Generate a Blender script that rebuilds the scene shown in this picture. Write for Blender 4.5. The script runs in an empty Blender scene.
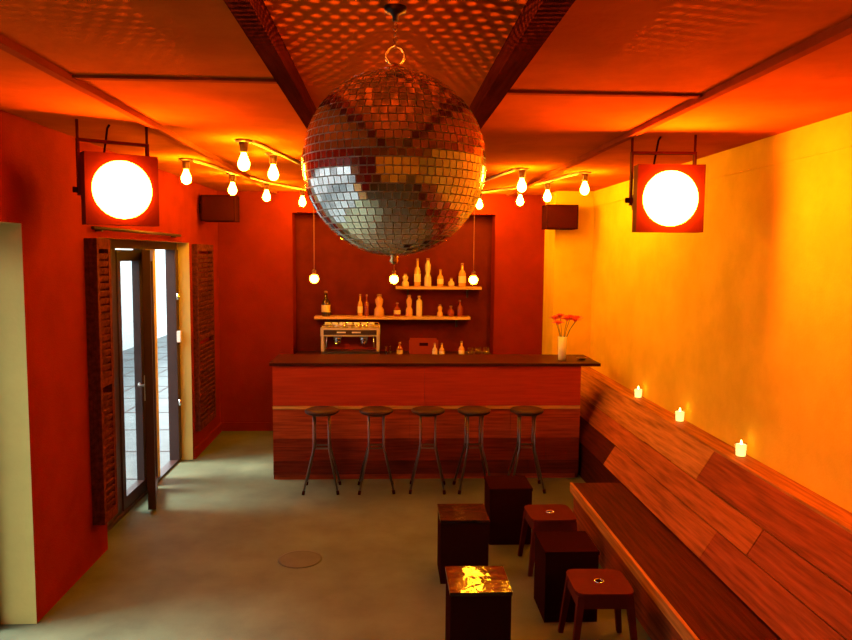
import bpy, bmesh, math, random
from mathutils import Vector, Matrix, Euler
random.seed(7)
S = bpy.context.scene
C = bpy.context.collection
PI = math.pi

# ------------------------------------------------------------------ materials
def mat(name, col, rough=0.6, metal=0.0, var=0.0, vscale=6.0, bump=0.0, bscale=60.0, stretch=None, spec=0.5, col2=None, contrast=(0.35, 0.65), coat=0.0):
    m = bpy.data.materials.new(name); m.use_nodes = True
    nt = m.node_tree; N = nt.nodes; L = nt.links
    b = N['Principled BSDF']
    b.inputs['Base Color'].default_value = (*col, 1)
    b.inputs['Roughness'].default_value = rough
    b.inputs['Metallic'].default_value = metal
    b.inputs['Specular IOR Level'].default_value = spec
    if coat: b.inputs['Coat Weight'].default_value = coat; b.inputs['Coat Roughness'].default_value = 0.08
    if var or col2 or bump:
        tc = N.new('ShaderNodeTexCoord'); mp = N.new('ShaderNodeMapping')
        L.new(tc.outputs['Object'], mp.inputs['Vector'])
        if stretch: mp.inputs['Scale'].default_value = stretch
        if var or col2:
            n = N.new('ShaderNodeTexNoise'); n.inputs['Scale'].default_value = vscale; n.inputs['Detail'].default_value = 8; n.inputs['Roughness'].default_value = 0.6
            L.new(mp.outputs[0], n.inputs['Vector'])
            r = N.new('ShaderNodeValToRGB'); L.new(n.outputs['Fac'], r.inputs['Fac'])
            c2 = col2 or tuple(min(1, c * (1 + var)) for c in col)
            c1 = col if col2 else tuple(c * (1 - var) for c in col)
            r.color_ramp.elements[0].position = contrast[0]; r.color_ramp.elements[0].color = (*c1, 1)
            r.color_ramp.elements[1].position = contrast[1]; r.color_ramp.elements[1].color = (*c2, 1)
            L.new(r.outputs[0], b.inputs['Base Color'])
        if bump:
            n2 = N.new('ShaderNodeTexNoise'); n2.inputs['Scale'].default_value = bscale; n2.inputs['Detail'].default_value = 5
            L.new(mp.outputs[0], n2.inputs['Vector'])
            bp = N.new('ShaderNodeBump'); bp.inputs['Strength'].default_value = bump; bp.inputs['Distance'].default_value = 0.01
            L.new(n2.outputs['Fac'], bp.inputs['Height']); L.new(bp.outputs[0], b.inputs['Normal'])
    return m

def emis(name, col, s):
    m = bpy.data.materials.new(name); m.use_nodes = True
    nt = m.node_tree; nt.nodes.clear()
    e = nt.nodes.new('ShaderNodeEmission'); o = nt.nodes.new('ShaderNodeOutputMaterial')
    e.inputs[0].default_value = (*col, 1); e.inputs[1].default_value = s
    nt.links.new(e.outputs[0], o.inputs[0]); return m

def glass(name, tint=(0.95, 0.97, 0.97), refl=0.12):
    m = bpy.data.materials.new(name); m.use_nodes = True
    nt = m.node_tree; nt.nodes.clear(); N = nt.nodes; L = nt.links
    o = N.new('ShaderNodeOutputMaterial'); t = N.new('ShaderNodeBsdfTransparent'); g = N.new('ShaderNodeBsdfGlossy'); mx = N.new('ShaderNodeMixShader'); lw = N.new('ShaderNodeLayerWeight')
    t.inputs[0].default_value = (*tint, 1); g.inputs['Roughness'].default_value = 0.03; lw.inputs[0].default_value = refl
    pw = N.new('ShaderNodeMath'); pw.operation = 'MULTIPLY_ADD'; pw.inputs[1].default_value = .45; pw.inputs[2].default_value = .03
    L.new(lw.outputs['Facing'], pw.inputs[0]); L.new(pw.outputs[0], mx.inputs[0]); L.new(t.outputs[0], mx.inputs[1]); L.new(g.outputs[0], mx.inputs[2]); L.new(mx.outputs[0], o.inputs[0])
    return m

M = {}
M['wall'] = mat('painted_plaster', (0.78, 0.47, 0.03), 0.85, var=0.08, vscale=3, bump=0.25, bscale=90, spec=0.0)
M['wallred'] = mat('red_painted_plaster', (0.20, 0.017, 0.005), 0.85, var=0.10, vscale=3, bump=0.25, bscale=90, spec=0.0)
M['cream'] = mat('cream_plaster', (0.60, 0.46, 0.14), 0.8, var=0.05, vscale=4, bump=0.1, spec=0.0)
M['ceil'] = mat('ceiling_board', (0.47, 0.105, 0.008), 0.8, var=0.16, vscale=2.2, bump=0.15, bscale=40, spec=0.0)
M['niche'] = mat('dark_niche_paint', (0.11, 0.013, 0.006), 0.7, var=0.15, vscale=4, spec=0.0)
M['floor'] = mat('concrete_floor', (0.095, 0.106, 0.056), 0.7, var=0.28, vscale=2.3, bump=0.15, bscale=70, contrast=(0.3, 0.7), spec=0.25)
M['beam'] = mat('dark_beam_wood', (0.055, 0.008, 0.003), 0.95, var=0.3, vscale=5, stretch=(8, .6, 8), spec=0.0)
M['strip'] = mat('ceiling_strip_paint', (0.30, 0.06, 0.012), 0.5, var=0.1, spec=0.0)
M['darkframe'] = mat('dark_metal_frame', (0.045, 0.022, 0.018), 0.4, var=0.1, spec=0.2)
M['louver'] = mat('red_brown_shutter', (0.10, 0.022, 0.016), 0.5, var=0.4, vscale=30, spec=0.0)
M['glass'] = glass('window_glass')
M['clearglass'] = glass('vase_glass', (0.92, 0.88, 0.75), 0.35)
M['vase'] = mat('pale_milky_glass', (0.80, 0.72, 0.45), 0.15, coat=.5)
M['black'] = mat('black_plastic', (0.028, 0.004, 0.003), 0.5, bump=0.1, spec=0.0)
M['blackcloth'] = mat('speaker_grille', (0.04, 0.005, 0.003), 0.8, bump=0.5, bscale=300, spec=0.0)
M['lampblack'] = mat('lamp_housing_enamel', (0.11, 0.014, 0.005), 0.55, metal=0.2, spec=0.0)
M['steel'] = mat('brushed_steel', (0.62, 0.58, 0.52), 0.28, metal=1.0)
M['chrome'] = mat('chrome', (0.85, 0.83, 0.80), 0.08, metal=1.0)
M['darksteel'] = mat('dark_steel', (0.22, 0.16, 0.13), 0.3, metal=0.9)
M['seatwood'] = mat('dark_seat_wood', (0.05, 0.02, 0.014), 0.45, var=0.3, vscale=8, stretch=(1, 8, 1), spec=0.12)
M['lacquer'] = mat('black_lacquer', (0.022, 0.004, 0.002), 0.3, spec=0.0)
M['gloss'] = mat('polished_black_top', (0.02, 0.009, 0.006), 0.09, spec=.5, bump=0.6, bscale=6)
M['stool'] = mat('brown_stool_enamel', (0.085, 0.013, 0.006), 0.42, metal=0.1, var=0.12, spec=0.0)
def wood(n, c, v=0.35): return mat(n, c, 0.62, var=v, spec=.04, vscale=3.2, stretch=(0.7, 0.7, 14), bump=0.25, bscale=20)
def woody(n, c, v=0.35): return mat(n, c, 0.62, var=v, spec=.04, vscale=3.2, stretch=(14, 0.7, 14), bump=0.25, bscale=20)
W = [woody('plank_dark', (0.065, 0.009, 0.003)), woody('plank_brown', (0.24, 0.045, 0.010)), woody('plank_tan', (0.44, 0.16, 0.03)), woody('plank_rust', (0.34, 0.08, 0.014))]
WB = [wood('bar_plank_dark', (0.11, 0.016, 0.005)), wood('bar_plank_red', (0.42, 0.040, 0.010), .14), wood('bar_plank_pale', (0.60, 0.30, 0.07), .2), wood('bar_plank_brown', (0.34, 0.055, 0.014)), wood('bar_plank_deep', (0.18, 0.025, 0.007))]
M['counter'] = mat('dark_counter_top', (0.05, 0.010, 0.005), 0.35, var=0.3, vscale=5, stretch=(.6, 6, 6), spec=0.04)
M['shelf'] = mat('shelf_wood', (0.62, 0.34, 0.14), 0.4, var=0.2, vscale=5, stretch=(.6, 6, 6))
M['espresso'] = mat('warm_steel_panel', (0.74, 0.58, 0.34), 0.38, metal=0.45)
M['socket'] = mat('lamp_socket', (0.12, 0.045, 0.025), 0.35, metal=0.3)
M['rail'] = mat('lamp_rail', (0.75, 0.55, 0.30), 0.4)
M['cord'] = mat('pendant_cord', (0.45, 0.15, 0.07), 0.6)
WARM = (1.0, 0.30, 0.010)
M['bulb'] = emis('bulb_glow', (1.0, 0.42, 0.010), 360.0)
M['pendant'] = emis('pendant_glow', WARM, 90.0)
M['lens'] = emis('left_lens_glow', (1.0, 0.20, 0.010), 120.0)
M['lens2'] = emis('right_lens_glow', (1.0, 0.21, 0.008), 230.0)
M['flame'] = emis('flame_glow', (1.0, 0.5, 0.12), 40.0)
M['wax'] = emis('lit_wax_glow', (1.0, 0.62, 0.2), 3.2)
M['mirror'] = mat('mirror_tile', (0.95, 0.94, 0.92), 0.12, metal=1.0)
M['ballcore'] = mat('mirror_ball_grout', (0.90, 0.82, 0.66), 0.4, metal=0.0)
M['brass'] = mat('brass', (0.75, 0.48, 0.20), 0.25, metal=1.0)
M['china'] = mat('white_china', (0.78, 0.72, 0.62), 0.25)
M['petal'] = mat('pink_red_petals', (0.80, 0.10, 0.09), 0.6, var=0.2)
M['stem'] = mat('green_stem', (0.12, 0.16, 0.04), 0.6)
M['pave'] = mat('street_paving', (0.11, 0.12, 0.12), 0.8, var=0.15, vscale=4)
M['facade'] = mat('white_facade', (0.62, 0.65, 0.65), 0.8, var=0.04)
M['label'] = mat('cream_bottle_label', (0.80, 0.62, 0.36), 0.6)
BG = {'amber': mat('amber_bottle_glass', (0.62, 0.30, 0.10), 0.12, coat=.6), 'clear': mat('pale_bottle_glass', (0.70, 0.52, 0.30), 0.12, coat=.6),
      'red': mat('dark_red_bottle_glass', (0.26, 0.035, 0.02), 0.12, coat=.6), 'dark': mat('dark_bottle_glass', (0.04, 0.02, 0.012), 0.1, coat=.6)}
M['cap'] = mat('bottle_cap', (0.35, 0.16, 0.07), 0.35, metal=0.4)

# ------------------------------------------------------------------ mesh helpers
def bm_(): return bmesh.new()
def box(bm, a, b, mi=0, rot=None, piv=None):
    x0, y0, z0 = a; x1, y1, z1 = b
    vs = [bm.verts.new(p) for p in ((x0,y0,z0),(x1,y0,z0),(x1,y1,z0),(x0,y1,z0),(x0,y0,z1),(x1,y0,z1),(x1,y1,z1),(x0,y1,z1))]
    if rot is not None:
        bmesh.ops.rotate(bm, verts=vs, cent=piv or ((x0+x1)/2,(y0+y1)/2,(z0+z1)/2), matrix=rot)
    fs = []
    for q in ((3,2,1,0),(4,5,6,7),(0,1,5,4),(1,2,6,5),(2,3,7,6),(3,0,4,7)):
        f = bm.faces.new([vs[i] for i in q]); f.material_index = mi; fs.append(f)
    return vs, fs
def bevel(bm, w, seg=2):
    es = [e for e in bm.edges if len(e.link_faces) == 2 and e.calc_face_angle(0) > 0.6]
    bmesh.ops.bevel(bm, geom=es, offset=w, segments=seg, affect='EDGES', profile=0.5)
def lathe(bm, prof, n=24, c=(0,0,0), mi=0, cap0=True, cap1=True):
    rings = []
    for r, z in prof:
        rings.append([bm.verts.new((c[0]+r*math.cos(2*PI*i/n), c[1]+r*math.sin(2*PI*i/n), c[2]+z)) for i in range(n)])
    for a, b in zip(rings, rings[1:]):
        for i in range(n):
            f = bm.faces.new((a[i], a[(i+1)%n], b[(i+1)%n], b[i])); f.smooth = True; f.material_index = mi
    if cap0: bm.faces.new(rings[0][::-1]).material_index = mi
    if cap1: bm.faces.new(rings[-1]).material_index = mi
    return rings
def tube(bm, pts, r, n=10, mi=0, closed=False):
    pts = [Vector(p) for p in pts]; rs = r if isinstance(r, (list, tuple)) else [r]*len(pts)
    rings = []; K = len(pts); up = None
    for i, p in enumerate(pts):
        if closed: d = (pts[(i+1)%K]-pts[(i-1)%K])
        else: d = (pts[min(i+1,K-1)]-pts[max(i-1,0)])
        d.normalize()
        if up is None: up = Vector((0,0,1)) if abs(d.z) < .9 else Vector((1,0,0))
        s = d.cross(up).normalized(); u = s.cross(d).normalized(); up = u
        rings.append([bm.verts.new(p + rs[i]*(math.cos(2*PI*k/n)*s + math.sin(2*PI*k/n)*u)) for k in range(n)])
    pairs = list(zip(rings, rings[1:])) + ([(rings[-1], rings[0])] if closed else [])
    for a, b in pairs:
        for k in range(n):
            f = bm.faces.new((a[k], a[(k+1)%n], b[(k+1)%n], b[k])); f.smooth = True; f.material_index = mi
    if not closed:
        bm.faces.new(rings[0][::-1]).material_index = mi; bm.faces.new(rings[-1]).material_index = mi
def obj(name, bm, mats, parent=None, loc=None):
    bmesh.ops.recalc_face_normals(bm, faces=bm.faces[:])
    me = bpy.data.meshes.new(name); bm.to_mesh(me); bm.free()
    for m in (mats if isinstance(mats, list) else [mats]): me.materials.append(m)
    o = bpy.data.objects.new(name, me); C.objects.link(o)
    if parent: o.parent = parent
    if loc: o.location = loc
    return o
def tag(o, label, cat, group=None):
    o['label'] = label; o['category'] = cat
    if group: o['group'] = group
    return o
def thing(name, label, cat, loc=(0,0,0), rz=0, group=None):
    o = bpy.data.objects.new(name, None); C.objects.link(o); o.location = loc; o.rotation_euler = (0,0,rz)
    return tag(o, label, cat, group)
def struct(name, bm, m, parent=None):
    o = obj(name, bm, m, parent)
    if not parent: o['kind'] = 'structure'
    return o
def dup(root, loc, rz=0, label=None, parent=None):
    r = root.copy(); C.objects.link(r)
    if parent is not None: r.parent = parent
    else: r.location = loc; r.rotation_euler = (0,0,rz)
    if label: r['label'] = label
    for ch in list(root.children): dup(ch, None, parent=r)
    return r

# ------------------------------------------------------------------ room shell
XL, XR, YB, YF, ZC = -1.98, 2.28, 8.75, -3.0, 2.82
T = 0.20
b = bm_(); box(b, (XL-T, YF-T, -0.15), (XR+T, 9.3, 0)); struct('floor', b, M['floor'])
b = bm_(); box(b, (XL-T, YF-T, ZC), (XR+T, 9.3, ZC+.15)); struct('ceiling', b, M['ceil'])
b = bm_()
D1 = (0.45, 4.13, 2.25); D2 = (5.20, 7.50, 2.20)
for a, c, z0 in ((YF-T, D1[0], 0), (D1[0], D1[1], D1[2]), (D1[1], D2[0], 0), (D2[0], D2[1], D2[2]), (D2[1], 9.3, 0)):
    box(b, (XL-T, a, z0), (XL, c, ZC))
for f in b.faces:
    f.normal_update()
    if abs(f.normal.y) > .5 or f.normal.z < -.5: f.material_index = 1
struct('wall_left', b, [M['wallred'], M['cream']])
b = bm_(); box(b, (XR, YF-T, 0), (XR+T, 9.3, ZC)); struct('wall_right', b, M['wall'])
b = bm_(); box(b, (XL, YF-T, 0), (XR, YF, ZC)); struct('wall_front', b, M['wall'])
NX0, NX1, NZ, NY = -1.12, 1.26, 2.58, 9.05
b = bm_()
box(b, (XL, YB, 0), (NX0, 9.3, ZC)); box(b, (NX1, YB, 0), (XR, 9.3, ZC)); box(b, (NX0, YB, NZ), (NX1, 9.3, ZC))
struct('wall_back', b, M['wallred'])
b = bm_(); box(b, (NX0, NY, 0), (NX1, 9.3, NZ)); struct('wall_niche', b, M['niche'])
b = bm_(); box(b, (1.85, 8.20, 0), (XR, YB, ZC)); struct('wall_pier', b, M['wall'])
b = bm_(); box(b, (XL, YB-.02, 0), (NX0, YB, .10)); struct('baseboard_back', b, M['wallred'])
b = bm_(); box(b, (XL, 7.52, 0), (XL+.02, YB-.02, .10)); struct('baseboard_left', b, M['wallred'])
# ceiling beams and strips
b = bm_(); box(b, (-.425, YF, ZC-.075), (-.36, YB, ZC)); struct('trim_1', b, M['beam'])
b = bm_(); box(b, (.39, YF, ZC-.075), (.47, YB, ZC)); struct('trim_2', b, M['beam'])
b = bm_(); box(b, (-1.33, YF, ZC-.03), (-1.29, YB, ZC)); struct('trim_3', b, M['strip'])
b = bm_(); box(b, (1.38, YF, ZC-.03), (1.42, YB, ZC)); struct('trim_4', b, M['strip'])
b = bm_(); box(b, (-1.29, 3.16, ZC-.012), (-.425, 3.20, ZC)); struct('trim_5', b, M['strip'])
b = bm_(); box(b, (.47, 3.28, ZC-.012), (1.38, 3.32, ZC)); struct('trim_6', b, M['strip'])
b = bm_(); box(b, (XR-.012, YF, 2.65), (XR, 8.20, ZC)); struct('trim_7', b, M['wall'])

# ------------------------------------------------------------------ street outside the left openings
b = bm_()
box(b, (-9, -12, -.2), (XL-T, 30, -.05))
struct('ground', b, M['pave'])
b = bm_()
for k in range(1, 5):
    box(b, (-5.75+.55*k, -12, -.05), (-5.72+.55*k, 30, -.046))
for k in range(40):
    box(b, (-5.75, -10+k, -.05), (XL-T, -9.97+k, -.046))
struct('path', b, M['darkframe'])
b = bm_(); box(b, (-6.3, -12, -.05), (-5.8, 30, 2.9))
for k in range(10): box(b, (-5.8, -12, .25+.28*k), (-5.79, 30, .26+.28*k))
struct('wall_outside', b, M['facade'])

# ------------------------------------------------------------------ glazed doors in the left wall
d1 = bpy.data.objects.new('door_1', None); C.objects.link(d1); d1['kind'] = 'structure'
FX0, FX1 = -2.18, -2.10
b = bm_()
box(b, (FX0, 5.20, 2.13), (FX1, 7.50, 2.20)); box(b, (FX0, 5.20, 0), (FX1, 7.5, .025))
box(b, (FX0, 5.20, .025), (FX1, 5.26, 2.13)); box(b, (-2.185, 7.40, .025), (-2.09, 7.5, 2.13)); box(b, (FX0, 6.47, .025), (FX1, 6.55, 2.13))
obj('door_frame', b, M['darkframe'], d1)
b = bm_()
box(b, (-2.17, 5.26, .025), (-2.12, 5.89, 2.13)); bevel(b, .004, 1)
obj('side_panel', b, M['darkframe'], d1)
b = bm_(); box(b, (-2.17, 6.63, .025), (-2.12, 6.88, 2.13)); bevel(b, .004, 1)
obj('jamb_reflection_panel', b, M['cream'], d1)  # solid panel added in place of the jamb's reflection in the leaf glass
def leaf(name, L, par, loc, rz, handle):
    o = bpy.data.objects.new(name, None); C.objects.link(o); o.parent = par; o.location = loc; o.rotation_euler = (0,0,rz)
    b = bm_(); t = .03; s = .07
    box(b, (-t, 0, .03), (t, s, 2.12)); box(b, (-t, L-s, .03), (t, L, 2.12)); box(b, (-t, s, .03), (t, L-s, .13)); box(b, (-t, s, 2.03), (t, L-s, 2.12))
    bevel(b, .004, 1); obj('leaf_frame', b, M['darkframe'], o)
    b = bm_(); box(b, (-.004, s, .13), (.004, L-s, 2.03)); obj('glass_pane', b, M['glass'], o)
    if handle:
        b = bm_(); box(b, (t, L-.055, .92), (t+.008, L-.02, 1.12)); tube(b, ((t, L-.037, 1.04), (t+.05, L-.037, 1.04), (t+.05, L-.15, 1.04)), .009); obj('door_handle', b, M['steel'], o)
    return o
leaf('fixed_leaf', .575, d1, (-2.14, 5.893, 0), 0, False)
leaf('open_leaf', .66, d1, (-2.075, 6.565, 0), PI+.27, True)
for z in (.61, 1.67):
    b = bm_(); tube(b, ((-2.075, 7.41, z-.03), (-2.075, 7.41, z+.03)), .014); obj('hinge', b, M['chrome'], d1)
b = bm_(); box(b, (-2.085, 7.385, 1.22), (-2.05, 7.42, 1.33)); bevel(b, .004); obj('latch_plate', b, M['china'], d1)

w1 = bpy.data.objects.new('door_2', None); C.objects.link(w1); w1['kind'] = 'structure'
b = bm_()
for y in (0.45, 1.65, 2.85, 4.06): box(b, (-2.245, y, 0), (-2.18, y+.07, 2.25))
box(b, (-2.245, 0.45, 2.18), (-2.18, 4.13, 2.25)); box(b, (-2.245, 0.52, 0), (-2.18, 4.06, .06))
obj('door_frame', b, M['darkframe'], w1)
for y0, y1 in ((0.52, 1.65), (1.72, 2.85), (2.92, 4.06)):
    b = bm_(); box(b, (-2.216, y0, .06), (-2.209, y1, 2.18)); obj('glass_pane', b, M['glass'], w1)

def shutter(loc, w, n, label):
    t = thing('shutter', label, 'shutter', loc, 0, 'folded shutters beside the glazed doors')
    for q in range(n):
        x0 = .028*q
        b = bm_(); H = 1.92
        box(b, (x0, 0, 0), (x0+.025, .04, H)); box(b, (x0, w-.04, 0), (x0+.025, w, H))
        for z0, z1 in ((0, .07), (.93, .98), (H-.07, H)): box(b, (x0, .04, z0), (x0+.025, w-.04, z1))
        for k in range(36):
            z = .085+.05*k
            if not .88 < z < .97 and z < H-.12: box(b, (x0+.004, .04, z), (x0+.021, w-.04, z+.036), rot=Matrix.Rotation(.3, 3, 'Y'))
        obj('shutter_leaf', b, M['louver'], t)
    return t
shutter((XL+.001, 4.945, .27), .24, 3, 'dark slatted folded shutter on the camera side of the glazed doors')
shutter((XL, 7.60, .27), .70, 2, 'dark slatted folded shutter between glazed doors and the red back wall')

t = thing('curtain_rail', 'thin dark curtain rail fixed above the glazed doors', 'rail', (XL, 5.0, 2.26))
b = bm_(); tube(b, ((.04, 0, 0), (.04, 2.05, 0)), .012); obj('rod', b, M['darkframe'], t)
for y in (.15, 1.9):
    b = bm_(); box(b, (0, y-.012, -.02), (.045, y+.012, .008)); obj('bracket', b, M['darkframe'], t)

# ------------------------------------------------------------------ mirror ball
BX, BY, BZ, BR = 0.017, 2.235, 2.368, 0.272
t = thing('mirror_ball', 'large mirror-tiled disco ball hanging from the ceiling', 'disco ball', (BX, BY, BZ))
b = bm_(); bmesh.ops.create_uvsphere(b, u_segments=64, v_segments=36, radius=BR-.0016)
for f in b.faces: f.smooth = True
obj('ball_core', b, M['ballcore'], t)
b = bm_()
rows = 37
for i in range(rows):
    la = -PI/2 + (i+.5)*PI/rows
    n = max(4, int(round(2*PI*math.cos(la)/(PI/rows))))
    off = random.random()
    hw = math.pi*BR*math.cos(la)/n - .0014; hh = PI*BR/rows/2 - .0016
    for k in range(n):
        lo = 2*PI*(k+off)/n
        N_ = Vector((math.cos(la)*math.cos(lo), math.cos(la)*math.sin(lo), math.sin(la)))
        E = Vector((-math.sin(lo), math.cos(lo), 0)); U = N_.cross(E)
        a1, a2 = random.gauss(0, .012), random.gauss(0, .012)
        Nn = (N_ + a1*E + a2*U).normalized(); E2 = (E - a1*N_).normalized(); U2 = Nn.cross(E2)
        w_lo = hw * (math.cos(la - PI/rows/2)/max(.05, math.cos(la))); w_hi = hw * (math.cos(la + PI/rows/2)/max(.05, math.cos(la)))
        w_lo, w_hi = max(.001, min(hw*1.4, w_lo)), max(.001, min(hw*1.4, w_hi))
        ctr = N_*(BR)
        top = [ctr + E2*sx*wx + U2*sy*hh for sx, sy, wx in ((-1,-1,w_lo), (1,-1,w_lo), (1,1,w_hi), (-1,1,w_hi))]
        bot = [p*(1-.006/BR) for p in top]
        tv = [b.verts.new(p) for p in top]; bv = [b.verts.new(p) for p in bot]
        b.faces.new(tv)
        for q in range(4): b.faces.new((bv[q], bv[(q+1)%4], tv[(q+1)%4], tv[q]))
obj('mirror_tiles', b, M['mirror'], t)
b = bm_(); lathe(b, [(.03, -.004), (.03, .006), (.012, .012), (.008, .02)], 20, (0,0,BR)); obj('top_cap', b, M['brass'], t)
b = bm_(); tube(b, [(.027*math.cos(a), 0, BR+.042+.027*math.sin(a)) for a in [2*PI*i/24 for i in range(24)]], .0045, 8, closed=True); obj('hanging_ring', b, M['brass'], t)
b = bm_(); ztop = ZC-BZ; z = BR+.063; k = 0
while z < ztop-.035:
    pts = [((.006*math.cos(a)) if k%2 else 0, 0 if k%2 else .006*math.cos(a), z+.009+.011*math.sin(a)) for a in [2*PI*i/12 for i in range(12)]]
    tube(b, pts, .0017, 6, closed=True); z += .0175; k += 1
obj('chain', b, M['brass'], t)
b = bm_(); lathe(b, [(.008, ztop-.04), (.010, ztop-.022), (.031, ztop-.015), (.034, ztop)], 24); obj('ceiling_mount', b, M['darkframe'], t)
b = bm_(); lathe(b, [(.002, -BR-.026), (.010, -BR-.022), (.013, -BR-.014), (.010, -BR-.005), (.014, -BR+.002)], 16); obj('bottom_nub', b, M['brass'], t)

# ------------------------------------------------------------------ flood lamps
def flood(loc, target, label, lensmat, side):
    d = Vector(target) - Vector(loc); rz = math.atan2(d.y, d.x)      # local +X is the beam
    t = thing('flood_lamp', label, 'lamp', loc, rz)
    b = bm_()                                                        # housing: square can tapering to the rear
    prof = [(-.36, .08), (-.33, .13), (-.16, .16), (-.05, .165)]
    rings = []
    for x, r in prof:
        n = 32; rings.append([b.verts.new((x, r*math.cos(2*PI*i/n), r*math.sin(2*PI*i/n))) for i in range(n)])
    for a, c in zip(rings, rings[1:]):
        for i in range(32):
            f = b.faces.new((a[i], a[(i+1)%32], c[(i+1)%32], c[i])); f.smooth = True
    b.faces.new(rings[0]); b.faces.new(rings[-1][::-1])
    for k in range(5): box(b, (-.30+.035*k, -.10, .125), (-.285+.035*k, .10, .168))
    obj('housing', b, M['lampblack'], t)
    b = bm_(); h = .192; n = 48; R = .158                            # square front frame with a round opening
    fo, fi, ro, ri = [], [], [], []
    for i in range(n):
        a = 2*PI*i/n; c, s = math.cos(a), math.sin(a); k = h/max(abs(c), abs(s))
        for L_, q, x in ((fo, k, .05), (fi, R, .05), (ro, k, -.045), (ri, R, -.045)): L_.append(b.verts.new((x, q*c, q*s)))
    for i in range(n):
        j = (i+1)%n
        for A, B in ((fo, fi), (fi, ri), (ri, ro), (ro, fo)): b.faces.new((A[i], A[j], B[j], B[i]))
    obj('front_frame', b, M['lampblack'], t)
    b = bm_(); n = 32; prv = None
    ctr = b.verts.new((.125, 0, 0))
    for r, x in ((.05, .119), (.10, .098), (.135, .074), (.157, .046)):
        rg = [b.verts.new((x, r*math.cos(2*PI*i/n), r*math.sin(2*PI*i/n))) for i in range(n)]
        for i in range(n):
            f = b.faces.new((ctr, rg[i], rg[(i+1)%n]) if prv is None else (prv[i], rg[i], rg[(i+1)%n], prv[(i+1)%n])); f.smooth = True
        prv = rg
    obj('lens', b, lensmat, t)
    b = bm_(); ht = ZC - loc[2]                                       # U yoke with two drop rods to the ceiling
    for s in (-1, 1):
        box(b, (-.145, s*.185-.006, -.03), (-.105, s*.185+.006, ht-.10)); tube(b, ((-.125, s*.185, ht-.10), (-.125, s*.185, ht)), .008)
    box(b, (-.145, -.191, ht-.115), (-.105, .191, ht-.10))
    obj('yoke', b, M['lampblack'], t)
    for s in (-1, 1):
        b = bm_(); tube(b, ((-.125, s*.16, 0), (-.125, s*.215, 0)), .016); obj('pivot_knob', b, M['black'], t)
    b = bm_(); tube(b, [(-.355, 0, 0), (-.40, -.02, -.05), (-.43, -.03, .02), (-.30, -.02, .14), (-.2, -.01, ht-.02), (-.19, 0, ht)], .006); obj('cable', b, M['black'], t)
    return t
flood((-1.475, 4.20, 2.44), (0.0, 2.0, 2.1), 'square-framed glaring lamp hung near the left wall above the glazed doors', M['lens'], -1)
flood((1.615, 4.25, 2.435), (1.35, 0.5, 1.65), 'largest and brightest glaring lamp, hung beside the orange right wall', M['lens2'], 1)

# ------------------------------------------------------------------ ceiling bulbs
def ceil_bulb(loc, label, first=[None]):
    if first[0]:
        return dup(first[0], loc, 0, label)
    t = thing('ceiling_bulb', label, 'ceiling light', loc, 0, 'bare bulbs on the ceiling rails')
    b = bm_(); lathe(b, [(.055, 0), (.058, -.006), (.05, -.014), (.034, -.018)], 24); obj('rose', b, M['socket'], t)
    b = bm_(); lathe(b, [(.031, -.018), (.028, -.035), (.026, -.075), (.022, -.082)], 20); obj('socket', b, M['socket'], t)
    b = bm_(); lathe(b, [(.015, -.080), (.017, -.092), (.028, -.118), (.037, -.142), (.038, -.158), (.031, -.178), (.017, -.190), (.003, -.194)], 14); obj('bulb', b, M['bulb'], t)
    first[0] = t; return t
LB = [(-1.555, 5.85, 'bare ceiling bulb nearest the left wall, outermost on its rail'), (-1.41, 6.85, 'second bare ceiling bulb along the outer left rail'),
      (-1.23, 7.62, 'third bare ceiling bulb along the outer left rail'), (-.955, 8.35, 'innermost bulb of the outer left rail, close beside the mirror ball')]
RB = [(1.68, 6.35, 'bare ceiling bulb nearest the right wall, outermost on its rail'), (1.54, 7.2, 'second bare ceiling bulb along the outer right rail'),
      (1.38, 7.8, 'third bare ceiling bulb along the outer right rail, under the larger one'), (1.03, 8.45, 'innermost bulb of the outer right rail, at the mirror ball edge')]
LI = [(-.925, 4.85, 'largest bare bulb of the left cluster, on the inner left rail'), (-.83, 5.45, 'smaller bulb of the inner left rail, toward the mirror ball')]
RI = [(1.10, 6.15, 'largest bare bulb of the right cluster, on the inner right rail')]
for L_ in (LB, RB, LI, RI):
    for x, y, l in L_: ceil_bulb((x, y, ZC), l)
def rail(pts, label):
    b = bm_()
    tube(b, [(x, y, ZC-.012) for x, y in pts], .012, 8)
    tag(obj('lamp_rail', b, M['rail']), label, 'rail')
def shift(L_, dx): return [(x+dx, y) for x, y, _ in L_]
rail(shift(LB, .062), 'pale conduit linking the four outer left ceiling bulbs')
rail(shift(RB, -.062), 'pale conduit linking the four outer right ceiling bulbs')
rail(shift(LI, .062) + [(-.50, 7.4)], 'pale conduit joining the two inner left ceiling bulbs')
rail(shift(RI, -.062) + [(.80, 7.9)], 'pale conduit running from the big inner right ceiling bulb')

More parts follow.
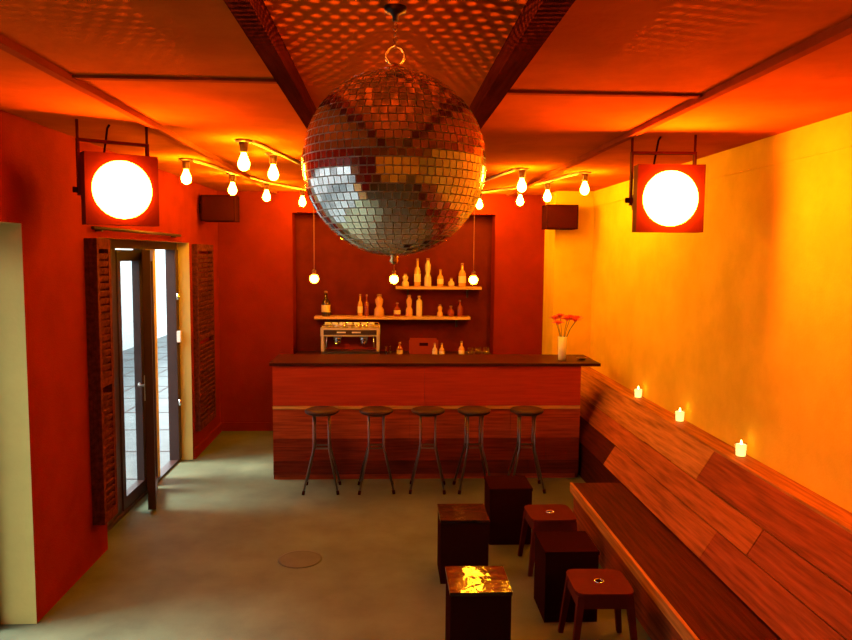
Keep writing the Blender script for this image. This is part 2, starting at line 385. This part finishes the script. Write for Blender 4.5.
# ------------------------------------------------------------------ pendants over the bar
def pendant(loc, label, first=[None]):
    if first[0]: return dup(first[0], loc, 0, label)
    t = thing('pendant_light', label, 'pendant light', loc, 0, 'pendant globes over the bar')
    dz = ZC - loc[2]
    b = bm_(); bmesh.ops.create_uvsphere(b, u_segments=16, v_segments=10, radius=.043)
    for f in b.faces: f.smooth = True
    obj('globe', b, M['pendant'], t)
    b = bm_(); lathe(b, [(.02, .036), (.02, .08), (.008, .09)], 16); obj('socket', b, M['socket'], t)
    b = bm_(); tube(b, ((0,0,.088), (0,0,dz-.02)), .004, 6); obj('cord', b, M['cord'], t)
    b = bm_(); lathe(b, [(.02, dz-.025), (.04, dz-.018), (.042, dz)], 16); obj('ceiling_rose', b, M['socket'], t)
    first[0] = t; return t
for x, l in ((-.715, 'pendant globe bulb over the bar above the coffee machine'), (.055, 'pendant globe bulb directly below the mirror ball'), (.83, 'pendant globe bulb over the right end of the upper bottle shelf')):
    pendant((x, 7.2, 1.862), l)

# ------------------------------------------------------------------ speakers
def speaker(loc, sx, sy, sz, label, wallside):
    t = thing('loudspeaker', label, 'loudspeaker', loc)
    b = bm_(); box(b, (-sx/2, -sy/2, -sz/2), (sx/2, sy/2, sz/2)); bevel(b, .012); obj('cabinet', b, M['black'], t)
    b = bm_(); box(b, (-sx/2+.015, -sy/2-.008, -sz/2+.015), (sx/2-.015, -sy/2, sz/2-.015)); bevel(b, .004, 1); obj('grille', b, M['blackcloth'], t)
    b = bm_()
    if wallside == 'left': box(b, (-sx/2-.04, -.04, -.05), (-sx/2, .04, .05))
    else: box(b, (-.05, sy/2, -.05), (.05, sy/2+.04, .05))
    obj('wall_bracket', b, M['black'], t)
speaker((-1.765, 7.95, 2.565), .35, .24, .27, 'dark loudspeaker box high in the red corner on the left', 'left')
speaker((1.86, 8.03, 2.52), .34, .26, .26, 'loudspeaker box high on the orange pier on the right', 'back')

# ------------------------------------------------------------------ bar
t = thing('bar', 'long plank-fronted bar with dark counter top', 'bar', (0, 6.82, 0))
b = bm_()
rows = [(.05, .18, 0), (.18, .39, 4), (.39, .67, 3), (.67, .70, 2), (.70, 1.073, 1)]
random.seed(3)
for z0, z1, mi in rows:
    x = -1.06
    while x < 1.81:
        w = random.uniform(.9, 1.6) if mi != 2 else random.uniform(1.2, 2)
        x1 = 1.81 if x+w > 1.5 else x+w
        m = mi
        if mi in (0, 3, 4) and random.random() < .35: m = random.choice((0, 3, 4))
        box(b, (x+.0015, -.028 - (.01 if mi == 2 else random.uniform(0, .005)), z0+.0015), (x1-.0015, 0, z1-.0015), m); x = x1
obj('plank_front', b, WB, t)
b = bm_(); box(b, (-1.06, 0, 0), (1.81, .48, 1.073)); obj('carcass', b, WB[0], t)
b = bm_(); box(b, (-1.05, -.012, 0), (1.78, -.0005, .048)); obj('plinth', b, WB[3], t)
b = bm_(); box(b, (-1.085, -.045, 1.074), (1.99, .58, 1.102)); bevel(b, .006); obj('counter_top', b, M['counter'], t)

# ------------------------------------------------------------------ back counter and shelves
t = thing('back_counter', 'dark back counter behind the bar under the bottle shelves', 'counter', (0, 8.35, 0))
b = bm_(); box(b, (-1.09, .02, 0), (1.23, .66, .88)); obj('cabinet', b, M['niche'], t)
b = bm_(); box(b, (-1.10, 0, .881), (1.24, .68, .92)); bevel(b, .004); obj('worktop', b, M['counter'], t)
for k in range(4):
    b = bm_(); box(b, (-1.07+.575*k, .002, .08), (-.51+.575*k, .02, .86)); dd = obj('door', b, M['niche'], t)
    b = bm_(); box(b, (-.59+.575*k, -.012, .70), (-.57+.575*k, .002, .82)); obj('handle', b, M['steel'], dd)
def shelf(x0, x1, z, label):
    t = thing('bottle_shelf', label, 'shelf', (x0, 8.83, z))
    b = bm_(); box(b, (0, 0, -.03), (x1-x0, .22, 0)); bevel(b, .003, 1); obj('board', b, M['shelf'], t)
    for x in (.15, x1-x0-.15):
        b = bm_(); box(b, (x-.012, .03, -.042), (x+.012, .22, -.03)); box(b, (x-.012, .205, -.14), (x+.012, .22, -.03)); obj('bracket', b, M['darkframe'], t)
ZU, ZL = 1.722, 1.358
shelf(.09, 1.12, ZU, 'short upper bottle shelf in the dark niche')
shelf(-.88, .99, ZL, 'long lower bottle shelf in the dark niche')

def bottle(x, y, z, h, r, kind, label, style='tall', group=None, lab=True):
    t = thing('bottle', label, 'bottle', (x, y, z), 0, group)
    P = {'tall': [(r*.9, 0), (r, .012), (r, h*.55), (r*.75, h*.64), (r*.36, h*.72), (r*.33, h*.93)],
         'round': [(r*.6, 0), (r*.95, h*.15), (r, h*.35), (r*.85, h*.55), (r*.4, h*.68), (r*.34, h*.9)],
         'square': [(r*.95, 0), (r, .012), (r, h*.74), (r*.8, h*.8), (r*.4, h*.83), (r*.38, h*.92)],
         'waist': [(r*.95, 0), (r, .012), (r*.95, h*.32), (r*.55, h*.45), (r*.75, h*.62), (r*.8, h*.76), (r*.42, h*.88), (r*.4, h*.93)]}[style]
    b = bm_(); lathe(b, P, 4 if style == 'square' else 16); 
    if style == 'square': bmesh.ops.rotate(b, verts=b.verts[:], cent=(0,0,0), matrix=Matrix.Rotation(PI/4, 3, 'Z'))
    obj('glass_body', b, BG[kind], t)
    rn = P[-1][0]; b = bm_(); lathe(b, [(rn*1.12, P[-1][1]-.004), (rn*1.15, h-.003), (rn*.9, h)], 12); obj('cap', b, M['cap'], t)
    if lab and style in ('tall',):
        b = bm_(); lathe(b, [(r*1.012, h*.16), (r*1.012, h*.45)], 16, cap0=False, cap1=False); obj('label_band', b, M['label'], t)
G1, G2 = 'bottles on the upper shelf', 'bottles on the lower shelf'
YS = 8.94; k = 8.94/740.0
def px(u): return (u-388)*k
bottle(px(405), YS, ZU, .15, .044, 'clear', 'squat bottle at the left end of the upper shelf, by the middle pendant', 'waist', G1)
bottle(px(417), YS, ZU, .335, .040, 'amber', 'tall slim bottle on the upper shelf, left of the tall pair', 'tall', G1)
bottle(px(427.5), YS, ZU, .34, .044, 'clear', 'tall bottle with broad shoulders, right of the tall pair on the upper shelf', 'waist', G1, False)
bottle(px(440), YS, ZU, .205, .038, 'amber', 'medium short-necked bottle in the middle of the upper shelf', 'tall', G1)
bottle(px(451), YS, ZU, .105, .042, 'clear', 'small round bottle, the lowest one on the upper shelf', 'round', G1)
bottle(px(462), YS, ZU, .285, .046, 'amber', 'thick tall bottle on the upper shelf beside the right pendant', 'tall', G1)
bottle(px(326), YS, ZL, .30, .052, 'dark', 'dark bottle with cream label above the coffee machine', 'tall', G2)
bottle(px(360), YS, ZL, .265, .030, 'amber', 'slim pale bottle with label at the left of the lit lower shelf', 'tall', G2)
bottle(px(366.5), YS, ZL, .26, .028, 'red', 'slim dark red bottle next to the slim pale one on the lower shelf', 'tall', G2, False)
bottle(px(379), YS, ZL, .265, .062, 'amber', 'broad wide-bodied bottle on the lower shelf', 'waist', G2)
bottle(px(397), YS, ZL, .165, .040, 'red', 'short dark red bottle under the middle pendant', 'tall', G2)
bottle(px(409), YS, ZL, .26, .044, 'amber', 'narrow-waisted bottle on the lower shelf', 'waist', G2)
bottle(px(419), YS, ZL, .25, .048, 'clear', 'square-shouldered pale bottle on the lower shelf', 'square', G2)
bottle(px(440), YS, ZL, .145, .036, 'amber', 'small amber flask toward the right of the lower shelf', 'waist', G2)
bottle(px(451), YS, ZL, .13, .044, 'red', 'squat dark red jar-like bottle near the right end of the lower shelf', 'round', G2)
bottle(px(460), YS, ZL, .20, .034, 'red', 'last dark red bottle at the right end of the lower shelf', 'tall', G2, False)

# espresso machine
t = thing('espresso_machine', 'two-group steel coffee machine on the back counter', 'coffee machine', (-.43, 8.42, .92))
b = bm_(); box(b, (-.33, .0, .0), (.33, .42, .075)); bevel(b, .01)
obj('drip_base', b, M['darksteel'], t)
b = bm_(); box(b, (-.33, .20, .075), (.33, .42, .25)); obj('back_panel', b, WB[1], t)
for s in (-1, 1):
    b = bm_(); box(b, (s*.315-.018, .0, .076), (s*.315+.018, .20, .25)); bevel(b, .006, 1); obj('side_panel', b, M['espresso'], t)
b = bm_(); box(b, (-.335, -.03, .251), (.335, .42, .345)); bevel(b, .014); obj('upper_body', b, M['espresso'], t)
b = bm_(); box(b, (-.30, -.037, .268), (.30, -.03, .325)); obj('control_strip', b, M['darkframe'], t)
for s in (-.15, .02):
    b = bm_(); box(b, (s, -.042, .29), (s+.10, -.036, .305)); obj('button_row', b, M['china'], t)
for x in (-.15, .15):
    b = bm_(); lathe(b, [(.045, .19), (.05, .2), (.05, .251)], 20, (x, .09, 0)); g = obj('group_head', b, M['chrome'], t)
    b = bm_(); lathe(b, [(.03, .155), (.042, .165), (.042, .19)], 20, (x, .09, 0)); tube(b, ((x, .05, .178), (x, -.08, .165)), .012); obj('portafilter', b, M['chrome'], g)
for s in (-1, 1):
    b = bm_(); tube(b, ((s*.265, .05, .25), (s*.265, -.01, .24), (s*.27, -.02, .12)), .006); obj('steam_wand', b, M['chrome'], t)
b = bm_()
for y in (-.01, .40): tube(b, ((-.32, y, .372), (.32, y, .372)), .005)
for x in (-.32, .32):
    for y in (-.01, .40): tube(b, ((x, y, .345), (x, y, .372)), .005)
obj('cup_rail', b, M['chrome'], t)
c0 = None
for i in range(7):
    x = -.69+.083*i
    if c0 is None:
        c0 = thing('cup', 'small pale cup in the row on top of the coffee machine', 'cup', (x, 8.46, 1.265), 0, 'cups on top of the coffee machine')
        b = bm_(); lathe(b, [(.020, 0), (.024, .004), (.034, .045), (.036, .058), (.033, .058), (.022, .008)], 18); obj('cup_body', b, M['china'], c0)
        b = bm_(); tube(b, [(.030+.016*math.sin(a), 0, .032-.016*math.cos(a)) for a in [PI*q/8 for q in range(9)]], .004, 6); obj('cup_handle', b, M['china'], c0)
    else: dup(c0, (x, 8.46, 1.265), .2*i)

# clutter on the back counter
ZK = .92
def pk(u, y=8.5): return (u-388)*y/740.0
def tumbler(x, y, z, h, r, label, group=None):
    b = bm_(); lathe(b, [(r*.8, 0), (r*.82, .004), (r, h), (r*.93, h), (r*.76, .012)], 18, cap1=True)
    o = obj('drinking_glass', b, M['clearglass'], loc=(x, y, z)); return tag(o, label, 'glass', group)
tumbler(pk(388), 8.47, ZK, .13, .034, 'lone small glass standing just right of the coffee machine')
bottle(pk(400), 8.60, ZK, .16, .036, 'red', 'short red bottle behind the bar between lone glass and red crate', 'tall')
t = thing('bottle_crate', 'low red crate on the back counter under the shelves', 'crate', (pk(424), 8.62, ZK))
b = bm_()
for a in (((-.17,-.10,0),(.17,.10,.012)), ((-.17,-.10,.012),(.17,-.088,.20)), ((-.17,.088,.012),(.17,.10,.20)), ((-.17,-.088,.012),(-.158,.088,.20)), ((.158,-.088,.012),(.17,.088,.20))): box(b, *a)
obj('crate_body', b, BG['red'], t)
b = bm_(); box(b, (-.05, -.104, .13), (.05, -.10, .165)); obj('hand_slot', b, M['black'], t)
bottle(pk(435), 8.46, ZK, .17, .030, 'clear', 'pale small bottle standing before the red crate, left one of two', 'tall')
bottle(pk(442), 8.46, ZK, .17, .030, 'amber', 'amber small bottle standing before the red crate, right one of two', 'tall')
bottle(pk(462), 8.48, ZK, .19, .034, 'amber', 'pale-labelled bottle alone between red crate and glasses', 'tall')
for i, u in enumerate((471, 479, 487)):
    tumbler(pk(u), 8.47+.03*(i % 2), ZK, .12, .036, 'clear tumbler in the row at the right end of the back counter', 'tumblers on the back counter')

# vase with flowers and a small dish on the bar
ZB = 1.102
tb = bm_(); lathe(tb, [(.034, 0), (.038, .004), (.045, .23), (.042, .23), (.034, .01)], 24, cap1=False)
tag(obj('vase', tb, M['vase'], loc=(1.675, 7.0, ZB)), 'tall pale milky glass vase on the right end of the bar', 'vase')
f0 = None
spots = [(-.075, 0, .40, .1), (-.055, -.04, .36, .8), (-.02, .03, .42, 1.9), (.035, -.02, .395, 2.5), (.075, .02, .41, 3.1), (.115, -.01, .385, 4.2), (.145, .03, .40, 5.0)]
for i, (dx, dy, h, a) in enumerate(spots):
    h -= .008
    t = thing('flower', 'pink-red flower in the bunch standing in the glass vase', 'flower', (1.675, 7.0, ZB+.006), 0, 'flowers in the vase')
    b = bm_(); bx = -.016*math.copysign(1, dx); tube(b, [(bx, 0, 0), (dx*.12, dy*.2, h*.4), (dx*.55, dy*.6, h*.75), (dx, dy, h-.01)], .003, 6); obj('stem', b, M['stem'], t)
    b = bm_()
    for ring, (n, L_, tilt) in enumerate(((13, .064, .15), (11, .054, .5), (9, .038, 1.0))):
        for q in range(n):
            an = 2*PI*q/n + a + ring*.3
            R_ = Matrix.Rotation(an, 3, 'Z') @ Matrix.Rotation(-tilt, 3, 'Y')
            vs = [Vector(p) for p in ((.003,-.004,0), (L_*.6,-.009,.003), (L_,0,.001), (L_*.6,.009,.003), (.003,.004,0))]
            up = [b.verts.new(R_ @ v + Vector((dx, dy, h))) for v in vs]; dn = [b.verts.new(R_ @ (v-Vector((0,0,.0025))) + Vector((dx, dy, h))) for v in vs]
            b.faces.new(up); b.faces.new(dn[::-1])
            for e in range(5): b.faces.new((dn[e], dn[(e+1)%5], up[(e+1)%5], up[e]))
    lathe(b, [(.004, -.014), (.012, -.004), (.012, .006), (.004, .012)], 10, (dx, dy, h)); obj('bloom', b, M['petal'], t)
b = bm_(); lathe(b, [(.03, 0), (.034, .004), (.048, .022), (.044, .022), (.028, .008)], 20)
tag(obj('ashtray', b, M['darksteel'], loc=(1.87, 7.02, ZB)), 'small dark dish right of the vase on the bar', 'dish')

# ------------------------------------------------------------------ bar stools
def bar_stool(loc, rz, label, first=[None]):
    if first[0]: return dup(first[0], loc, rz, label)
    t = thing('bar_stool', label, 'bar stool', loc, rz, 'stools along the bar')
    b = bm_(); lathe(b, [(.02, .694), (.132, .696), (.146, .704), (.15, .716), (.146, .728), (.125, .735), (.02, .737)], 36); obj('seat', b, M['seatwood'], t)
    b = bm_(); lathe(b, [(.10, .684), (.10, .694)], 24); obj('seat_plate', b, M['darksteel'], t)
    for sx in (-1, 1):
        for sy in (-1, 1):
            b = bm_(); tube(b, [(sx*.066, sy*.06, .688), (sx*.066, sy*.06, .41), (sx*.070, sy*.064, .375), (sx*.150, sy*.14, .02)], [.0095]*4, 10); lg = obj('leg', b, M['darksteel'], t)
            b = bm_(); tube(b, [(sx*.147, sy*.137, .035), (sx*.152, sy*.142, 0)], .013, 10); obj('rubber_foot', b, M['black'], lg)
    b = bm_()
    for sx in (-1, 1): box(b, (sx*.066-.011, -.065, .385), (sx*.066+.011, .065, .40))
    for sy in (-1, 1): box(b, (-.066, sy*.058-.008, .386), (.066, sy*.058+.008, .399))
    obj('stretcher', b, M['darksteel'], t)
    first[0] = t; return t
for x, rz, l in ((-.584, 0, 'first round bar stool, at the left end of the bar'), (-.102, .05, 'second bar stool from the left end of the bar'), (.36, -.06, 'middle one of the five bar stools'),
                 (.773, .08, 'fourth bar stool, right of the middle one'), (1.248, -.04, 'last bar stool at the right end, nearest the bench')):
    bar_stool((x, 6.50, 0), rz, l)

# ------------------------------------------------------------------ cube tables and low stools
def cube_table(loc, s, h, label, first=[None]):
    if first[0]: return dup(first[0], loc, 0, label)
    t = thing('cube_table', label, 'side table', loc, 0, 'black cube tables before the bench')
    b = bm_()
    w = s/2
    box(b, (-w+.004, -w+.004, 0), (w-.004, w-.004, h-.021)); bevel(b, .006)
    obj('body', b, M['lacquer'], t)
    b = bm_(); box(b, (-w, -w, h-.02), (w, w, h)); bevel(b, .004); obj('top', b, M['gloss'], t)
    first[0] = t; return t
tabs = []
for x, y, l in ((.472, 3.71, 'black cube table nearest the camera with bright reflection on its polished top'), (.495, 4.72, 'black cube table standing behind the shiny nearest one, away from the bench'),
                (.896, 5.35, 'farthest black cube table, nearest to the bar'), (1.057, 4.20, 'dark cube table between the two brown stools')):
    tabs.append(cube_table((x, y, 0), .315, .42, l))
for t in tabs[2:]:                                                  # the two by the bench have duller tops
    tp = [c for c in t.children if c.name.startswith('top')][0]; tp.data = tp.data.copy(); tp.data.materials[0] = M['lacquer']

def low_stool(loc, rz, label, first=[None]):
    if first[0]: return dup(first[0], loc, rz, label)
    t = thing('low_stool', label, 'stool', loc, rz, 'low stools by the bench')
    b = bm_(); n = 48; h = .155; R = .020; Z0, Z1 = .352, .37
    A = [[], [], [], []]
    for i in range(n):
        a = 2*PI*i/n; c, s = math.cos(a), math.sin(a); p = 7
        q = h/((abs(c)**p+abs(s)**p)**(1/p))
        for L_, r_, z in zip(A, (q, R, R, q), (Z1, Z1, Z0, Z0)): L_.append(b.verts.new((r_*c, r_*s, z)))
    for i in range(n):
        j = (i+1)%n
        for P_, Q_ in ((0,1),(1,2),(2,3),(3,0)): b.faces.new((A[P_][i], A[P_][j], A[Q_][j], A[Q_][i]))
    obj('seat', b, M['stool'], t)
    b = bm_(); tube(b, [(.024*math.cos(a), .024*math.sin(a), .371) for a in [2*PI*i/24 for i in range(24)]], .004, 8, closed=True); obj('hole_rim', b, M['chrome'], t)
    b = bm_()
    for sx in (-1, 1): box(b, (sx*.138-.006, -.125, .285), (sx*.138+.006, .125, .352)); box(b, (-.125, sx*.138-.006, .285), (.125, sx*.138+.006, .352))
    obj('apron', b, M['stool'], t)
    for sx in (-1, 1):
        for sy in (-1, 1):
            b = bm_(); vs, _ = box(b, (-.019, -.019, 0), (.019, .019, .352))
            for v in vs:
                top = v.co.z > .1
                v.co.x = v.co.x*(1 if top else .7) + sx*(.125 if top else .165); v.co.y = v.co.y*(1 if top else .7) + sy*(.125 if top else .165)
            bevel(b, .004, 1); obj('leg', b, M['stool'], t)
    first[0] = t; return t
low_stool((1.102, 4.84, 0), .03, 'low brown square stool beside the farthest cube table')
low_stool((1.133, 3.77, 0), -.03, 'low brown square stool nearest the camera, by the bench front')

# ------------------------------------------------------------------ wall bench
t = thing('plank_bench', 'long plank bench with sloping back along the orange wall', 'bench', (0, 0, 0))
BY0, BY1, BY2 = -0.6, 5.60, 8.18
b = bm_(); box(b, (1.43, BY0, .295), (1.86, BY1, .33)); bevel(b, .004, 1)
obj('seat', b, W[0], t)
b = bm_(); box(b, (1.428, BY0, .262), (1.448, BY1, .334)); bevel(b, .003, 1); obj('seat_edge', b, W[2], t)
b = bm_(); box(b, (1.455, BY0, 0), (1.475, BY1-.02, .295))
box(b, (1.475, BY1-.04, 0), (1.83, BY1-.02, .295)); obj('front_panel', b, W[1], t)
P0, P1 = Vector((1.845, 0, .33)), Vector((2.15, 0, .83)); sl = (P1-P0); nrm = Vector((sl.z, 0, -sl.x)).normalized()
b = bm_()
joints = {0: [(BY0, 0), (2.2, 3), (4.1, 1), (6.05, 3), (8.18, 0)], 1: [(BY0, 1), (1.9, 2), (3.75, 1), (5.3, 3), (8.18, 2)], 2: [(BY0, 3), (2.6, 1), (4.63, 1), (6.3, 2), (8.18, 2)]}
cols = {0: [1, 1, 3, 0], 1: [2, 1, 3, 3], 2: [1, 1, 2, 2]}
for r, (t0, t1) in enumerate(((0, .33), (.33, .62), (.62, 1.0))):
    for q in range(4):
        y0, y1 = joints[r][q][0], joints[r][q+1][0]
        th = .024 + random.uniform(0, .004)
        a0 = P0 + sl*(t0+.004); a1 = P0 + sl*(t1-.004)
        vs = []
        for y in (y0+.002, y1-.002):
            for p, o_ in ((a0, 0), (a1, 0), (a1, th), (a0, th)): vs.append(b.verts.new(p + nrm*(.0-o_) + Vector((0, y, 0))))
        for f in ((0,1,2,3), (7,6,5,4), (0,4,5,1), (1,5,6,2), (2,6,7,3), (3,7,4,0)):
            fc = b.faces.new([vs[i] for i in f]); fc.material_index = cols[r][q]
obj('backrest', b, W, t)
b = bm_(); box(b, (2.13, BY0, .832), (XR-.002, BY2, .856)); bevel(b, .003, 1); obj('ledge', b, W[2], t)
b = bm_(); box(b, (1.845, BY1, 0), (1.865, BY2, .335)); obj('lower_panel', b, W[0], t)
for y in (BY0+.02, 2.5, 5.7, BY2-.04):
    b = bm_()
    vs = [b.verts.new((x, yy, z)) for yy in (y, y+.03) for x, z in ((1.87, 0), (2.27, 0), (2.27, .83), (2.20, .83), (1.87, .37))]
    b.faces.new(vs[:5]); b.faces.new(vs[5:][::-1])
    for i in range(5): b.faces.new((vs[i], vs[(i+1)%5], vs[5+(i+1)%5], vs[5+i]))
    obj('support', b, W[1], t)

# candles
def candle(loc, label, first=[None]):
    if first[0]: return dup(first[0], loc, 0, label)
    t = thing('votive_candle', label, 'candle', loc, 0, 'candles on the bench ledge')
    b = bm_(); lathe(b, [(.030, 0), (.033, .003), (.036, .085), (.0345, .085), (.031, .006)], 20, cap1=False); obj('glass_holder', b, M['clearglass'], t)
    b = bm_(); lathe(b, [(.0290, .007), (.0335, .076)], 18); obj('wax', b, M['wax'], t)
    b = bm_(); lathe(b, [(.002, .076), (.006, .084), (.004, .096), (.0008, .106)], 10); obj('flame', b, M['flame'], t)
    first[0] = t; return t
for y, l in ((6.37, 'lit votive candle on the ledge closest to the bar'), (5.43, 'middle one of the three lit votive candles'), (4.45, 'lit votive candle on the ledge closest to the camera')):
    candle((2.215, y, .856), l)

b = bm_(); lathe(b, [(.15, 0), (.15, .004), (.135, .005), (.13, .003)], 40)
tag(obj('floor_cover', b, mat('worn_floor_cover', (.05, .045, .022), .6, var=.2), loc=(-.60, 4.98, 0)), 'round flat cover set in the middle of the concrete floor', 'floor cover')

# ------------------------------------------------------------------ lights
w = bpy.data.worlds.new('sky'); S.world = w; w.use_nodes = True
bgn = w.node_tree.nodes['Background']; bgn.inputs[0].default_value = (0.80, 0.95, 1.0, 1); bgn.inputs[1].default_value = 3.8
su = bpy.data.lights.new('daylight', 'SUN'); su.energy = 9.0; su.angle = math.radians(22); su.color = (.95, 1.0, .97)
so = bpy.data.objects.new('daylight', su); C.objects.link(so); so.rotation_euler = Vector((.52, .05, -.85)).to_track_quat('-Z', 'Y').to_euler()
def portal(loc, sy, sz):
    l = bpy.data.lights.new('door_portal', 'AREA'); l.shape = 'RECTANGLE'; l.size = sz; l.size_y = sy; l.cycles.is_portal = True
    o = bpy.data.objects.new('door_portal', l); C.objects.link(o); o.location = loc
    o.rotation_euler = Vector((1,0,0)).to_track_quat('-Z', 'Y').to_euler(); return o
portal((-2.30, 2.29, 1.12), 3.68, 2.25); portal((-2.30, 6.35, 1.1), 2.3, 2.2)

def added_ball_spots(loc, power, rz):
    """added point light; its dot pattern stands in for mirror-tile reflections on the ceiling"""
    l = bpy.data.lights.new('added_mirror_ball_spots', 'POINT'); l.energy = power; l.shadow_soft_size = .004; l.color = (1, .24, .03); l.use_nodes = True
    nt = l.node_tree; N = nt.nodes; L = nt.links; em = N['Emission']
    tc = N.new('ShaderNodeTexCoord'); sp = N.new('ShaderNodeSeparateXYZ'); L.new(tc.outputs['Normal'], sp.inputs[0])
    def mth(op, a, b_=None):
        n = N.new('ShaderNodeMath'); n.operation = op
        for i, v in enumerate((a, b_)):
            if v is None: continue
            if isinstance(v, (int, float)): n.inputs[i].default_value = v
            else: L.new(v, n.inputs[i])
        return n.outputs[0]
    zc = mth('MAXIMUM', sp.outputs[2], .02); H = ZC - loc[2]
    u = mth('DIVIDE', mth('MULTIPLY', mth('DIVIDE', sp.outputs[0], zc), H), .056); v = mth('DIVIDE', mth('MULTIPLY', mth('DIVIDE', sp.outputs[1], zc), H), .066)
    v = mth('ADD', v, mth('MULTIPLY', mth('SINE', mth('MULTIPLY', u, .55)), .35))
    row = mth('FLOOR', v); fr = mth('SUBTRACT', mth('FRACT', v), .5)
    fc = mth('SUBTRACT', mth('FRACT', mth('ADD', u, mth('MULTIPLY', row, .5))), .5)
    d2 = mth('SQRT', mth('ADD', mth('MULTIPLY', fr, fr), mth('MULTIPLY', fc, fc)))
    on = mth('MULTIPLY', mth('LESS_THAN', d2, .25), mth('GREATER_THAN', sp.outputs[2], .12))
    fall = mth('DIVIDE', mth('MULTIPLY', mth('SUBTRACT', sp.outputs[2], .12), .012), mth('MULTIPLY', zc, mth('MULTIPLY', zc, mth('MULTIPLY', zc, zc))))
    L.new(mth('MULTIPLY', on, fall), em.inputs['Strength'])
    o = bpy.data.objects.new('added_mirror_ball_spots', l); C.objects.link(o); o.location = loc; o.rotation_euler = (0, 0, rz)
added_ball_spots((BX, BY-.14, BZ+.275), 150.0, .06)  # unseen added lamp just above the ball, patterned like tile reflections

# ------------------------------------------------------------------ camera
F = 740.0
cam = bpy.data.cameras.new('camera'); co = bpy.data.objects.new('camera', cam); C.objects.link(co); S.camera = co
cam.sensor_width = 36; cam.lens = 36*F/852; cam.clip_start = .01
co.location = (0, 0, 2.1)
yaw, pitch, roll = math.atan(38/F), math.atan(65/F), math.radians(0.5)
co.rotation_euler = (Matrix.Rotation(-yaw, 3, 'Z') @ Matrix.Rotation(PI/2-pitch, 3, 'X') @ Matrix.Rotation(roll, 3, 'Z')).to_euler()

vs = S.view_settings; vs.view_transform = 'Standard'; vs.look = 'None'; vs.gamma = 1; vs.use_curve_mapping = False; vs.exposure = 0.35
S.cycles.max_bounces = 8; S.cycles.diffuse_bounces = 5; S.cycles.glossy_bounces = 4; S.cycles.transparent_max_bounces = 12
S.cycles.sample_clamp_indirect = 6; S.cycles.caustics_reflective = False; S.cycles.caustics_refractive = False
